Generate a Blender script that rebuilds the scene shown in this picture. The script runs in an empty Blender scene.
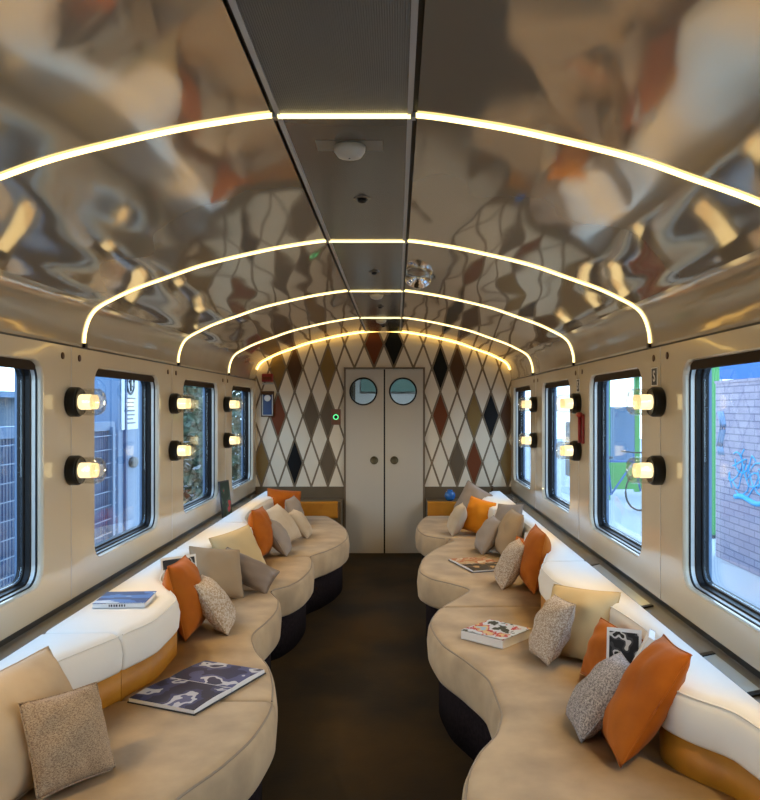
import bpy, math, random
from mathutils import Vector, Matrix, Euler
random.seed(7)
SC = bpy.context.scene
COL = SC.collection
PI = math.pi
R = math.radians

# ------------------------------------------------------------------ camera, world, exposure
cam_d = bpy.data.cameras.new('camera'); cam = bpy.data.objects.new('camera', cam_d); COL.objects.link(cam)
cam.location = (0, 0, 1.546); cam.rotation_euler = (PI/2, 0, 0)
cam_d.sensor_fit = 'HORIZONTAL'; cam_d.sensor_width = 36; cam_d.lens = 36
cam_d.shift_x = -17/760; cam_d.shift_y = 7/760
cam_d.clip_start = .02; cam_d.clip_end = 300
SC.camera = cam
SC.view_settings.view_transform = 'Standard'; SC.view_settings.look = 'None'
SC.view_settings.gamma = 1; SC.view_settings.use_curve_mapping = False
SC.view_settings.exposure = 0.15

W = bpy.data.worlds.new('world'); SC.world = W; W.use_nodes = True
wn = W.node_tree.nodes; wl = W.node_tree.links; wn.clear()
wo = wn.new('ShaderNodeOutputWorld'); wb = wn.new('ShaderNodeBackground')
wt = wn.new('ShaderNodeTexCoord'); wsx = wn.new('ShaderNodeSeparateXYZ'); wr = wn.new('ShaderNodeValToRGB')
wl.new(wt.outputs['Generated'], wsx.inputs[0]); wl.new(wsx.outputs['Z'], wr.inputs[0])
wr.color_ramp.elements[0].position = 0.0; wr.color_ramp.elements[0].color = (.72, .88, 1, 1)
wr.color_ramp.elements[1].position = .7; wr.color_ramp.elements[1].color = (.42, .66, 1, 1)
wl.new(wr.outputs[0], wb.inputs[0]); wb.inputs[1].default_value = 4.8
wl.new(wb.outputs[0], wo.inputs[0])

# ------------------------------------------------------------------ constants of the carriage
CX = -.143                      # centre line
XL, XR = -1.493, 1.207          # inner wall faces
YE = 8.05                       # end wall
YB = -2.4                       # rear bulkhead behind the viewer
ARCH_Y = [2.06, 3.62, 5.18, 6.74]
BAY = 1.56
WIN = [-.93, .63, 2.19, 3.75, 5.31, 6.87]     # window openings start here
WL = 1.025
WZ0, WZ1 = .79, 1.745
SEAT = .45

# ------------------------------------------------------------------ materials
def nt(name):
    m = bpy.data.materials.new(name); m.use_nodes = True
    n = m.node_tree.nodes; n.clear()
    o = n.new('ShaderNodeOutputMaterial'); return m, n, m.node_tree.links, o
def mat(name, col, rough=.5, metal=0, coat=0, sheen=0, bump=None, mottled=None, spec=.5, emit=None, es=0, trans=0, coat_r=.05):
    """bump = (kind, scale, strength, distance); mottled = (scale, second colour, low, high)"""
    m, n, l, o = nt(name)
    p = n.new('ShaderNodeBsdfPrincipled'); l.new(p.outputs[0], o.inputs[0])
    p.inputs['Base Color'].default_value = (*col, 1); p.inputs['Roughness'].default_value = rough
    p.inputs['Metallic'].default_value = metal; p.inputs['Coat Weight'].default_value = coat
    p.inputs['Coat Roughness'].default_value = coat_r
    p.inputs['Sheen Weight'].default_value = sheen; p.inputs['Specular IOR Level'].default_value = spec
    if sheen: p.inputs['Sheen Roughness'].default_value = .4
    if trans: p.inputs['Transmission Weight'].default_value = trans
    if emit: p.inputs['Emission Color'].default_value = (*emit, 1); p.inputs['Emission Strength'].default_value = es
    tc = n.new('ShaderNodeTexCoord')
    if mottled:
        no = n.new('ShaderNodeTexNoise'); no.inputs['Scale'].default_value = mottled[0]; no.inputs['Detail'].default_value = 6
        l.new(tc.outputs['Object'], no.inputs['Vector'])
        cr = n.new('ShaderNodeValToRGB'); l.new(no.outputs['Fac'], cr.inputs[0])
        cr.color_ramp.elements[0].position = mottled[2]; cr.color_ramp.elements[0].color = (*col, 1)
        cr.color_ramp.elements[1].position = mottled[3]; cr.color_ramp.elements[1].color = (*mottled[1], 1)
        l.new(cr.outputs[0], p.inputs['Base Color'])
    if bump:
        kind, sc, st, di = bump[:4]
        if kind == 'noise':
            t = n.new('ShaderNodeTexNoise'); t.inputs['Scale'].default_value = sc; t.inputs['Detail'].default_value = 2 if sc < 10 else 6
            h = t.outputs['Fac']
        elif kind == 'weave':
            t = n.new('ShaderNodeTexVoronoi'); t.inputs['Scale'].default_value = sc; h = t.outputs['Distance']
        else:
            t = n.new('ShaderNodeTexWave'); t.inputs['Scale'].default_value = sc; t.bands_direction = kind; h = t.outputs['Fac']
        if len(bump) > 4:
            mp = n.new('ShaderNodeMapping'); mp.inputs['Scale'].default_value = bump[4]; l.new(tc.outputs['Object'], mp.inputs[0]); l.new(mp.outputs[0], t.inputs['Vector'])
        else: l.new(tc.outputs['Object'], t.inputs['Vector'])
        b = n.new('ShaderNodeBump'); b.inputs['Strength'].default_value = st; b.inputs['Distance'].default_value = di
        l.new(h, b.inputs['Height']); l.new(b.outputs[0], p.inputs['Normal'])
        if coat: l.new(b.outputs[0], p.inputs['Coat Normal'])
    return m
def emission(name, col, s):
    m, n, l, o = nt(name); e = n.new('ShaderNodeEmission'); e.inputs[0].default_value = (*col, 1); e.inputs[1].default_value = s
    l.new(e.outputs[0], o.inputs[0]); return m
def glass_mat(name, tint, r0, r1, rough=.0):
    m, n, l, o = nt(name)
    tr = n.new('ShaderNodeBsdfTransparent'); tr.inputs[0].default_value = (*tint, 1)
    gl = n.new('ShaderNodeBsdfGlossy'); gl.inputs['Roughness'].default_value = rough
    lw = n.new('ShaderNodeLayerWeight'); lw.inputs[0].default_value = .5
    pw = n.new('ShaderNodeMath'); pw.operation = 'POWER'; pw.inputs[1].default_value = 4; l.new(lw.outputs['Facing'], pw.inputs[0])
    ma = n.new('ShaderNodeMath'); ma.operation = 'MULTIPLY_ADD'; ma.inputs[1].default_value = r1; ma.inputs[2].default_value = r0
    l.new(pw.outputs[0], ma.inputs[0])
    mx = n.new('ShaderNodeMixShader'); l.new(ma.outputs[0], mx.inputs[0]); l.new(tr.outputs[0], mx.inputs[1]); l.new(gl.outputs[0], mx.inputs[2])
    l.new(mx.outputs[0], o.inputs[0]); return m
def print_mat(name, stops, scale, detail=3, rough=.25, seed=0, kind='noise', stretch=(1, 1, 1)):
    """a printed picture: blotches of the listed colours. stops = [(pos, colour)...]"""
    m, n, l, o = nt(name)
    p = n.new('ShaderNodeBsdfPrincipled'); l.new(p.outputs[0], o.inputs[0]); p.inputs['Roughness'].default_value = .5; p.inputs['Specular IOR Level'].default_value = .25
    tc = n.new('ShaderNodeTexCoord'); mp = n.new('ShaderNodeMapping'); l.new(tc.outputs['Object'], mp.inputs[0])
    mp.inputs['Location'].default_value = (seed, seed*.7, 0); mp.inputs['Scale'].default_value = stretch
    if kind == 'noise':
        t = n.new('ShaderNodeTexNoise'); t.inputs['Scale'].default_value = scale; t.inputs['Detail'].default_value = detail; h = t.outputs['Fac']
    else:
        t = n.new('ShaderNodeTexVoronoi'); t.inputs['Scale'].default_value = scale; h = t.outputs['Color']
    l.new(mp.outputs[0], t.inputs['Vector'])
    cr = n.new('ShaderNodeValToRGB'); cr.color_ramp.interpolation = 'CONSTANT'
    if kind == 'noise': l.new(h, cr.inputs[0])
    else:
        sp = n.new('ShaderNodeSeparateColor'); l.new(h, sp.inputs[0]); l.new(sp.outputs[0], cr.inputs[0])
    e = cr.color_ramp.elements
    e[0].position, e[0].color = stops[0][0], (*stops[0][1], 1); e[1].position, e[1].color = stops[1][0], (*stops[1][1], 1)
    for q, c in stops[2:]:
        x = e.new(q); x.color = (*c, 1)
    l.new(cr.outputs[0], p.inputs['Base Color']); return m
def weave_mat(name, c1, c2, scale, stretch=(1, 1, 1)):
    m, n, l, o = nt(name)
    p = n.new('ShaderNodeBsdfPrincipled'); l.new(p.outputs[0], o.inputs[0]); p.inputs['Roughness'].default_value = .9
    p.inputs['Sheen Weight'].default_value = .06
    tc = n.new('ShaderNodeTexCoord'); mp = n.new('ShaderNodeMapping'); mp.inputs['Scale'].default_value = stretch
    l.new(tc.outputs['Object'], mp.inputs[0])
    t = n.new('ShaderNodeTexNoise'); t.inputs['Scale'].default_value = scale; t.inputs['Detail'].default_value = 3; t.inputs['Roughness'].default_value = .7
    l.new(mp.outputs[0], t.inputs['Vector'])
    cr = n.new('ShaderNodeValToRGB'); l.new(t.outputs['Fac'], cr.inputs[0])
    cr.color_ramp.elements[0].position = .40; cr.color_ramp.elements[0].color = (*c1, 1)
    cr.color_ramp.elements[1].position = .60; cr.color_ramp.elements[1].color = (*c2, 1)
    l.new(cr.outputs[0], p.inputs['Base Color'])
    b = n.new('ShaderNodeBump'); b.inputs['Strength'].default_value = .5; b.inputs['Distance'].default_value = .004
    l.new(t.outputs['Fac'], b.inputs['Height']); l.new(b.outputs[0], p.inputs['Normal'])
    return m

M = {}
M['lacquer'] = mat('taupe high gloss lacquer', (.55, .455, .325), .06, .6, bump=('noise', 1.0, .38, .12, (1.2, .42, 1.2)))
M['cornice'] = mat('cream gloss cornice', (.54, .465, .35), .10, .45, bump=('noise', 1.4, .16, .10))
M['wall'] = mat('cream gloss wall', (.58, .505, .38), .16, 0, coat=.5, bump=('noise', 2.0, .06, .05), coat_r=.04)
M['wall_low'] = mat('grey satin lower wall', (.30, .31, .31), .22, .25)
M['cover'] = mat('grey satin cover', (.33, .34, .35), .2, .3)
M['strip'] = mat('grey brown ribbed panel', (.135, .122, .10), .42, .25, bump=('X', 60, .35, .003))
M['strip_smooth'] = mat('grey brown panel', (.20, .18, .145), .18, .5)
M['dark'] = mat('black shadow gap', (.012, .011, .010), .5)
M['rubber'] = mat('black rubber', (.006, .006, .007), .4, spec=.25)
M['alu'] = mat('pale aluminium', (.50, .49, .46), .35, .35)
M['chrome'] = mat('chrome', (.85, .86, .88), .06, 1)
M['brown_blind'] = mat('brown blind box', (.030, .019, .012), .6, spec=.1)
M['glass'] = glass_mat('window glass', (.90, .96, 1.0), .07, .5)
M['shade_glass'] = glass_mat('clear lamp glass', (.97, .96, .93), .10, .5)
M['slot'] = mat('glazed slot with painted sky light', (.72, .88, 1.0), .08, .3, coat=.6)  # sky brightness in the slots painted as a pale blue base colour
M['black_metal'] = mat('black metal', (.006, .005, .004), .4, spec=.3)
M['arch_glow'] = emission('warm arch light', (1.0, .79, .33), 3.0)
M['cove_glow'] = emission('amber cove light', (1.0, .64, .16), 6.5)
M['lens_glow'] = mat('lit ribbed lens', (.8, .7, .5), .2, emit=(1, .72, .36), es=.75)
M['lamp_glow'] = emission('warm lamp', (1.0, .80, .42), 1.9)
M['seat'] = mat('beige suede', (.52, .38, .225), .85, sheen=.08, mottled=(4.5, (.35, .255, .155), .34, .68), bump=('noise', 60, .12, .003))
M['piping'] = mat('beige piping', (.30, .235, .165), .8)
M['plinth'] = mat('black plinth fabric', (.010, .007, .008), .95, mottled=(60, (.017, .012, .013), .4, .6), spec=.05)
M['white'] = mat('white wool', (.74, .71, .65), .85, sheen=.08, bump=('noise', 90, .08, .002))
M['leather'] = mat('cognac leather', (.42, .175, .012), .5, spec=.3, mottled=(6, (.33, .125, .008), .4, .7), bump=('noise', 50, .1, .002))
M['floor'] = mat('dark brown carpet', (.052, .028, .006), .65, mottled=(1.6, (.016, .011, .006), .35, .62), bump=('noise', 40, .2, .004), spec=.2)
M['door'] = mat('grey beige door', (.50, .445, .355), .35, coat=.3)
M['door_frame'] = mat('brown door frame', (.16, .115, .07), .4)
M['walnut'] = mat('olive brown panel', (.125, .085, .042), .45, coat=.2, mottled=(5, (.10, .068, .034), .3, .7))
# end wall inlay colours
M['inlay_base'] = mat('brown inlay ground', (.19, .135, .075), .4)
M['inlay_cream'] = mat('cream inlay', (.72, .62, .46), .35, coat=.2)
M['inlay_rust'] = mat('rust inlay', (.15, .038, .010), .5, spec=.2)
M['inlay_black'] = mat('black inlay', (.004, .004, .004), .5, spec=.2)
M['inlay_brown'] = mat('dark brown inlay', (.085, .040, .017), .5, spec=.2)
M['inlay_ochre'] = mat('ochre inlay', (.22, .135, .042), .5, spec=.2)
M['inlay_taupe'] = mat('taupe inlay', (.125, .088, .052), .5, spec=.2)
M['plate_grey'] = mat('grey plate', (.26, .235, .19), .3, .3)
M['handle_olive'] = mat('olive metal', (.10, .08, .04), .4, .4)
M['teal'] = mat('grey green panel', (.16, .30, .28), .4)
M['cool_glow'] = emission('added white lamp', (.9, 1, 1), 9)  # glow of the lamp added in the vestibule
# cushions
M['c_orange'] = mat('burnt orange velvet', (.40, .105, .004), .8, spec=.25, sheen=.08, mottled=(9, (.31, .075, .003), .4, .7))
M['c_bright'] = mat('bright orange velvet', (.66, .22, .006), .8, spec=.25, sheen=.08)
M['c_sand'] = mat('sand linen', (.54, .40, .25), .85, mottled=(6, (.46, .33, .20), .4, .7), bump=('noise', 120, .15, .002))
M['c_cream'] = mat('cream linen', (.56, .46, .33), .85, mottled=(8, (.50, .40, .28), .4, .7), bump=('noise', 120, .15, .002))
M['c_yellow'] = mat('straw linen', (.58, .43, .22), .85, bump=('noise', 120, .15, .002))
M['c_tan'] = mat('tan linen', (.32, .235, .145), .85, bump=('noise', 120, .15, .002))
M['c_brown'] = mat('taupe satin', (.22, .165, .125), .5, sheen=.08)
M['c_grey'] = mat('warm grey linen', (.30, .255, .22), .85, bump=('noise', 120, .15, .002))
M['c_woven'] = weave_mat('brown and ivory woven wool', (.20, .125, .075), (.50, .36, .22), 210, (1, 1, 2.2))
M['c_melange'] = weave_mat('grey melange wool', (.13, .11, .11), (.46, .41, .38), 170)
M['c_speck'] = weave_mat('tan speckled wool', (.28, .19, .13), (.62, .53, .42), 160)
M['c_fleck'] = weave_mat('tan and white leopard weave', (.36, .25, .15), (.64, .56, .46), 110)
# paper
M['paper'] = mat('white paper', (.72, .72, .72), .6)
M['pic_navy'] = print_mat('navy photograph print', [(0, (.010, .014, .05)), (.48, (.03, .04, .12)), (.56, (.45, .47, .54)), (.63, (.08, .09, .2))], 9, 2, seed=3)
M['pic_navy2'] = print_mat('dark blue photograph print', [(0, (.02, .025, .08)), (.47, (.07, .08, .2)), (.56, (.5, .52, .58)), (.62, (.03, .03, .08))], 8, 2, seed=8)
M['pic_food'] = print_mat('colourful cover print', [(0, (.02, .03, .02)), (.40, (.55, .60, .66)), (.52, (.45, .04, .05)), (.58, (.62, .45, .22)), (.68, (.3, .45, .6))], 14, 3, seed=5)
M['pic_fire'] = print_mat('dark photograph print', [(0, (.03, .02, .012)), (.54, (.10, .06, .03)), (.62, (.5, .3, .12))], 16, 2, seed=1)
M['pic_warm'] = print_mat('orange photograph print', [(0, (.5, .34, .18)), (.47, (.45, .15, .05)), (.58, (.62, .52, .36))], 14, 2, seed=2)
M['pic_bw'] = print_mat('black and white print', [(0, (.015, .015, .018)), (.5, (.05, .05, .055)), (.57, (.55, .55, .56)), (.63, (.02, .02, .02))], 20, 1, seed=11)
M['pic_blue'] = print_mat('blue cover print', [(0, (.03, .06, .22)), (.46, (.06, .16, .5)), (.6, (.45, .6, .85))], 9, 2, seed=4, stretch=(.6, 2, 1))
M['pic_green'] = print_mat('green cover print', [(0, (.02, .045, .04)), (.55, (.05, .09, .08)), (.66, (.35, .05, .06))], 10, 1, seed=6)
M['dark_cover'] = mat('dark cover', (.03, .03, .035), .5)
M['blue_glaze'] = mat('blue glaze', (.02, .13, .42), .12, coat=.6)
M['red'] = mat('red plastic', (.26, .012, .012), .35)
M['red_brown'] = mat('red brown plate', (.17, .06, .03), .4)
M['green_led'] = emission('green indicator', (.15, 1, .35), 1.2)
M['blue_panel'] = mat('blue display', (.03, .06, .16), .2)
M['detector'] = mat('ivory plastic', (.50, .46, .38), .3)
M['white_paint'] = mat('white paint', (.72, .74, .76), .5)
# outdoors
M['fence_blue'] = mat('blue ribbed steel', (.030, .080, .20), .5, .1, bump=('Y', 6.5, 1, .03))
M['fence_flat'] = mat('grey blue panel', (.11, .19, .31), .5)
M['wire'] = mat('pale wire', (.16, .23, .33), .5, .2)
M['slab'] = mat('grey blue render', (0.144, 0.186, 0.240), .8)
M['leaf'] = mat('dark leaves', (0.017, 0.036, 0.018), .6, mottled=(4, (.07, .11, .06), .4, .6))
M['blossom'] = mat('white blossom', (0.450, 0.468, 0.492), .7)
M['bark'] = mat('bark', (.06, .045, .035), .9)
M['ground'] = mat('pale platform paving', (0.372, 0.384, 0.396), .8)
M['ballast'] = mat('grey ballast', (0.096, 0.108, 0.126), .95, mottled=(20, (.28, .3, .33), .4, .6))
M['green_paint'] = mat('green paint', (0.072, 0.300, 0.072), .4)
M['blue_paint'] = mat('blue paint', (0.036, 0.132, 0.360), .4)
M['black_paint'] = mat('black paint', (.015, .015, .018), .4)
M['graffiti'] = mat('cyan spray paint', (.06, .42, .72), .6)
M['graffiti_grey'] = mat('grey blue spray paint', (.25, .34, .48), .7)
def brick_mat():
    m, n, l, o = nt('mauve brickwork'); p = n.new('ShaderNodeBsdfPrincipled'); l.new(p.outputs[0], o.inputs[0]); p.inputs['Roughness'].default_value = .9
    tc = n.new('ShaderNodeTexCoord'); sx = n.new('ShaderNodeSeparateXYZ'); l.new(tc.outputs['Object'], sx.inputs[0])
    ad = n.new('ShaderNodeMath'); ad.operation = 'ADD'; l.new(sx.outputs['X'], ad.inputs[0]); l.new(sx.outputs['Y'], ad.inputs[1])
    cb = n.new('ShaderNodeCombineXYZ'); l.new(ad.outputs[0], cb.inputs[0]); l.new(sx.outputs['Z'], cb.inputs[1])
    b = n.new('ShaderNodeTexBrick'); l.new(cb.outputs[0], b.inputs['Vector']); b.inputs['Scale'].default_value = 1
    b.inputs['Brick Width'].default_value = .24; b.inputs['Row Height'].default_value = .076; b.inputs['Mortar Size'].default_value = .007
    b.inputs['Color1'].default_value = (.42, .34, .38, 1); b.inputs['Color2'].default_value = (.36, .29, .34, 1); b.inputs['Mortar'].default_value = (.20, .17, .22, 1)
    l.new(b.outputs['Color'], p.inputs['Base Color']); return m
M['brick'] = brick_mat()

# ------------------------------------------------------------------ mesh helpers
class MB:
    def __init__(s): s.v = []; s.f = []; s.mi = []; s.sm = []
    def add(s, vs, fs, mi=0, sm=False):
        b = len(s.v); s.v += [tuple(v) for v in vs]
        for f in fs: s.f.append([i+b for i in f]); s.mi.append(mi); s.sm.append(sm)
        return s
    def box(s, c, d, mi=0, rot=None):
        hx, hy, hz = d[0]/2, d[1]/2, d[2]/2
        vs = [Vector((x, y, z)) for x in (-hx, hx) for y in (-hy, hy) for z in (-hz, hz)]
        if rot: vs = [rot @ v for v in vs]
        vs = [v + Vector(c) for v in vs]
        return s.add(vs, [(0, 1, 3, 2), (4, 6, 7, 5), (0, 4, 5, 1), (2, 3, 7, 6), (0, 2, 6, 4), (1, 5, 7, 3)], mi)
    def lathe(s, prof, n=24, mi=0, org=(0, 0, 0), sm=True, rot=None, cap=True):
        vs = []; fs = []
        for r, z in prof:
            for i in range(n):
                a = 2*PI*i/n; vs.append(Vector((r*math.cos(a), r*math.sin(a), z)))
        if rot: vs = [rot @ v for v in vs]
        vs = [v + Vector(org) for v in vs]
        for k in range(len(prof)-1):
            for i in range(n):
                j = (i+1) % n; fs.append((k*n+i, k*n+j, (k+1)*n+j, (k+1)*n+i))
        if cap:
            fs.append(tuple(range(n))[::-1]); fs.append(tuple((len(prof)-1)*n+i for i in range(n)))
        return s.add(vs, fs, mi, sm)
    def tube(s, pts, r, n=8, mi=0, closed=False, sm=True):
        pts = [Vector(p) for p in pts]; N = len(pts); vs = []; fs = []
        up = Vector((0, 0, 1))
        for i, p in enumerate(pts):
            a = pts[i-1] if (i or closed) else p; b = pts[(i+1) % N] if (i < N-1 or closed) else p
            t = (b-a).normalized() if (b-a).length > 1e-9 else Vector((0, 1, 0))
            u = t.cross(up)
            if u.length < 1e-3: u = t.cross(Vector((1, 0, 0)))
            u.normalize(); w = u.cross(t)
            rr = r[i] if isinstance(r, (list, tuple)) else r
            for k in range(n):
                q = 2*PI*k/n; vs.append(p + u*rr*math.cos(q) + w*rr*math.sin(q))
        for i in range(N if closed else N-1):
            j = (i+1) % N
            for k in range(n):
                m = (k+1) % n; fs.append((i*n+k, i*n+m, j*n+m, j*n+k))
        if not closed: fs.append(tuple(range(n))[::-1]); fs.append(tuple((N-1)*n+k for k in range(n)))
        return s.add(vs, fs, mi, sm)
    def ellipsoid(s, c, r, n=20, m=12, mi=0):
        vs = []; fs = []
        for k in range(1, m):
            t = PI*k/m
            for i in range(n):
                a = 2*PI*i/n; vs.append((c[0]+r[0]*math.sin(t)*math.cos(a), c[1]+r[1]*math.sin(t)*math.sin(a), c[2]+r[2]*math.cos(t)))
        for k in range(m-2):
            for i in range(n):
                j = (i+1) % n; fs.append((k*n+i, (k+1)*n+i, (k+1)*n+j, k*n+j))
        top = len(vs); vs.append((c[0], c[1], c[2]+r[2])); vs.append((c[0], c[1], c[2]-r[2]))
        for i in range(n):
            j = (i+1) % n; fs.append((top, i, j)); fs.append((top+1, (m-2)*n+j, (m-2)*n+i))
        return s.add(vs, fs, mi, True)
    def build(s, name, mats, parent=None, bevel=0, origin=None):
        me = bpy.data.meshes.new(name)
        v = s.v
        if origin is not None:
            v = [(a-origin[0], b-origin[1], c-origin[2]) for a, b, c in s.v]
        me.from_pydata(v, [], s.f); me.update()
        for k in (mats if isinstance(mats, (list, tuple)) else [mats]): me.materials.append(M[k])
        for p, i, q in zip(me.polygons, s.mi, s.sm): p.material_index = i; p.use_smooth = q
        import bmesh
        bm = bmesh.new(); bm.from_mesh(me); bmesh.ops.recalc_face_normals(bm, faces=bm.faces); bm.to_mesh(me); bm.free()
        o = bpy.data.objects.new(name, me); COL.objects.link(o)
        if origin is not None: o.location = origin
        if parent: o.parent = parent
        if bevel:
            b = o.modifiers.new('bevel', 'BEVEL'); b.width = bevel; b.segments = 2; b.limit_method = 'ANGLE'
        return o
def tag(o, label=None, cat=None, group=None, kind=None):
    if label: o['label'] = label
    if cat: o['category'] = cat
    if group: o['group'] = group
    if kind: o['kind'] = kind
    return o
def thing(name, label, cat, loc=(0, 0, 0), rot=(0, 0, 0), group=None, kind=None):
    o = bpy.data.objects.new(name, None); COL.objects.link(o); o.location = loc; o.rotation_euler = rot
    o.empty_display_size = .1
    return tag(o, label, cat, group, kind)
def struct(o, label, cat): return tag(o, label, cat, None, 'structure')
def dup(root, loc, rot=None, label=None):
    r = root.copy(); COL.objects.link(r); r.location = loc
    if rot is not None: r.rotation_euler = rot
    if label: r['label'] = label
    for ch in list(root.children):
        c = ch.copy(); COL.objects.link(c); c.parent = r
        for g in ch.children:
            d = g.copy(); COL.objects.link(d); d.parent = c
    return r
def pchip(pts):
    xs = [p[0] for p in pts]; ys = [p[1] for p in pts]; n = len(xs)
    h = [xs[i+1]-xs[i] for i in range(n-1)]; d = [(ys[i+1]-ys[i])/h[i] for i in range(n-1)]
    m = [d[0]]+[0 if d[i-1]*d[i] <= 0 else 2*d[i-1]*d[i]/(d[i-1]+d[i]) for i in range(1, n-1)]+[d[-1]]
    def f(x):
        i = 0
        while i < n-2 and x > xs[i+1]: i += 1
        t = (x-xs[i])/h[i]; t = max(0, min(1, t))
        return ((1+2*t)*(1-t)**2*ys[i] + t*(1-t)**2*h[i]*m[i] + t*t*(3-2*t)*ys[i+1] + t*t*(t-1)*h[i]*m[i+1])
    return f

# ------------------------------------------------------------------ ceiling profile: dx from the centre line -> z
PROF = [(0, 2.348), (.19, 2.340), (.35, 2.318), (.51, 2.288), (.77, 2.226), (.95, 2.165), (1.10, 2.112), (1.20, 2.066),
        (1.28, 2.022), (1.32, 1.976), (1.343, 1.91), (1.35, 1.846)]
def smooth_profile():
    P = [Vector((a, 0, b)) for a, b in PROF]; out = []
    P = [Vector((-.19, 0, 2.340))]+P+[Vector((1.35, 0, 1.80))]
    for i in range(1, len(P)-2):
        for k in range(8):
            t = k/8; a, b, c, d = P[i-1:i+3]
            out.append(.5*((2*b)+(c-a)*t+(2*a-5*b+4*c-d)*t*t+(3*b-a-3*c+d)*t**3))
    out.append(P[-2]); return [(p.x, p.z) for p in out]
SP = smooth_profile()
def prof_z(dx):
    dx = abs(dx)
    for i in range(len(SP)-1):
        if SP[i][0] <= dx <= SP[i+1][0]:
            t = (dx-SP[i][0])/max(1e-9, SP[i+1][0]-SP[i][0]); return SP[i][1]+(SP[i+1][1]-SP[i][1])*t
    return SP[-1][1]
def prof_between(a, b):
    pts = [p for p in SP if a < p[0] < b]; return [(a, prof_z(a))]+pts+[(b, prof_z(b))]

# ================================================================== THE SHELL
MB().box((CX, 2.8, -.03), (2.7, 11, .06)).build('floor', 'floor')
struct(bpy.data.objects['floor'], 'dark brown carpeted aisle floor', 'floor')
def profile_sheet(name, pts, y0, y1, side, m, thick=.0):
    mb = MB(); n = len(pts); vs = []
    ny = max(2, int((y1-y0)/.2))
    for j in range(ny+1):
        y = y0+(y1-y0)*j/ny
        for dx, z in pts: vs.append((CX+side*dx, y, z))
    fs = [(j*n+i, j*n+i+1, (j+1)*n+i+1, (j+1)*n+i) for j in range(ny) for i in range(n-1)]
    mb.add(vs, fs, 0, True)
    return mb.build(name, m)
SE = .186
for side, nm in ((-1, 'left'), (1, 'right')):
    struct(profile_sheet('ceiling', prof_between(SE+.012, 1.262), YB, YE, side, 'lacquer'), f'taupe mirror gloss vault panel, {nm} of the centre strip', 'ceiling')
    c = prof_between(1.268, 1.35); c = [(1.262, c[0][1]+.004)]+c+[(1.35, 1.832), (1.362, 1.828)]
    struct(profile_sheet('trim_1' if side < 0 else 'trim_2', c, YB, YE, side, 'cornice'), f'cream gloss cornice above the {nm} hand windows', 'trim')
    g = MB(); g.box((CX+side*(SE+.006), (YB+YE)/2, 2.352), (.014, YE-YB, .004))
    struct(g.build('trim_3' if side < 0 else 'trim_4', 'dark'), f'dark joint along the {nm} edge of the centre strip', 'trim')
    g = MB(); g.box((CX+side*(SE-.008), (YB+YE)/2, 2.337), (.014, YE-YB, .006))
    struct(g.build('trim_5' if side < 0 else 'trim_6', 'alu'), f'slim aluminium rail along the {nm} edge of the centre strip', 'trim')
    g = MB(); g.box((CX+side*1.362, (YB+YE)/2, 1.824), (.02, YE-YB, .014))
    struct(g.build('trim_7' if side < 0 else 'trim_8', 'dark'), f'dark shadow gap under the {nm} cornice', 'trim')
def strip_panel(y0, y1, m, label):
    mb = MB(); mb.box((CX, (y0+y1)/2, 2.352), (2*SE-.03, y1-y0-.006, .03)); struct(mb.build('ceiling', m), label, 'ceiling')
strip_panel(YB, 2.06, 'strip', 'finely ribbed grey centre ceiling panel nearest the viewer')
strip_panel(2.06, 3.62, 'strip_smooth', 'grey centre ceiling panel between the first two light arches')
strip_panel(3.62, 5.18, 'strip_smooth', 'grey centre ceiling panel between the second and third arches')
strip_panel(5.18, 6.74, 'strip_smooth', 'grey centre ceiling panel between the third and fourth arches')
strip_panel(6.74, YE, 'strip_smooth', 'grey centre ceiling panel against the end wall')

# ---- side walls with rounded window openings
def rrect(y0, y1, z0, z1, r, k=6):
    """loop of points, with the fraction round each corner, starting bottom-right going counter-clockwise"""
    out = []
    for (cy, cz, a0) in ((y1-r, z0+r, -90), (y1-r, z1-r, 0), (y0+r, z1-r, 90), (y0+r, z0+r, 180)):
        for i in range(k+1):
            a = R(a0+90*i/k); out.append((cy+r*math.cos(a), cz+r*math.sin(a)))
    return out
def outer_for(y0, y1, z0, z1, hole, k=6):
    out = []; C = [(y1, z0), (y1, z1), (y0, z1), (y0, z0)]
    for c in range(4):
        s = hole[c*(k+1)]; e = hole[c*(k+1)+k]
        if c == 0: A, B = (s[0], z0), (y1, e[1])
        elif c == 1: A, B = (y1, s[1]), (e[0], z1)
        elif c == 2: A, B = (s[0], z1), (y0, e[1])
        else: A, B = (y0, s[1]), (e[0], z0)
        for i in range(k+1):
            t = i/k
            if t <= .5: q = t*2; out.append((A[0]+(C[c][0]-A[0])*q, A[1]+(C[c][1]-A[1])*q))
            else: q = t*2-1; out.append((C[c][0]+(B[0]-C[c][0])*q, C[c][1]+(B[1]-C[c][1])*q))
    return out
def ring_stack(mb, x, out, y0, y1, z0, z1, steps, r, mi_list):
    """steps = [(inset, depth)]; consecutive loops bridged"""
    loops = []
    for ins, dep in steps:
        lp = rrect(y0+ins, y1-ins, z0+ins, z1-ins, max(.02, r-ins)); loops.append([(x+out*dep, a, b) for a, b in lp])
    n = len(loops[0])
    for k in range(len(loops)-1):
        mb.add(loops[k]+loops[k+1], [(i, (i+1) % n, n+(i+1) % n, n+i) for i in range(n)], mi_list[k], False)
ZW0, ZW1 = .665, 1.822
wcount = 0
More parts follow.
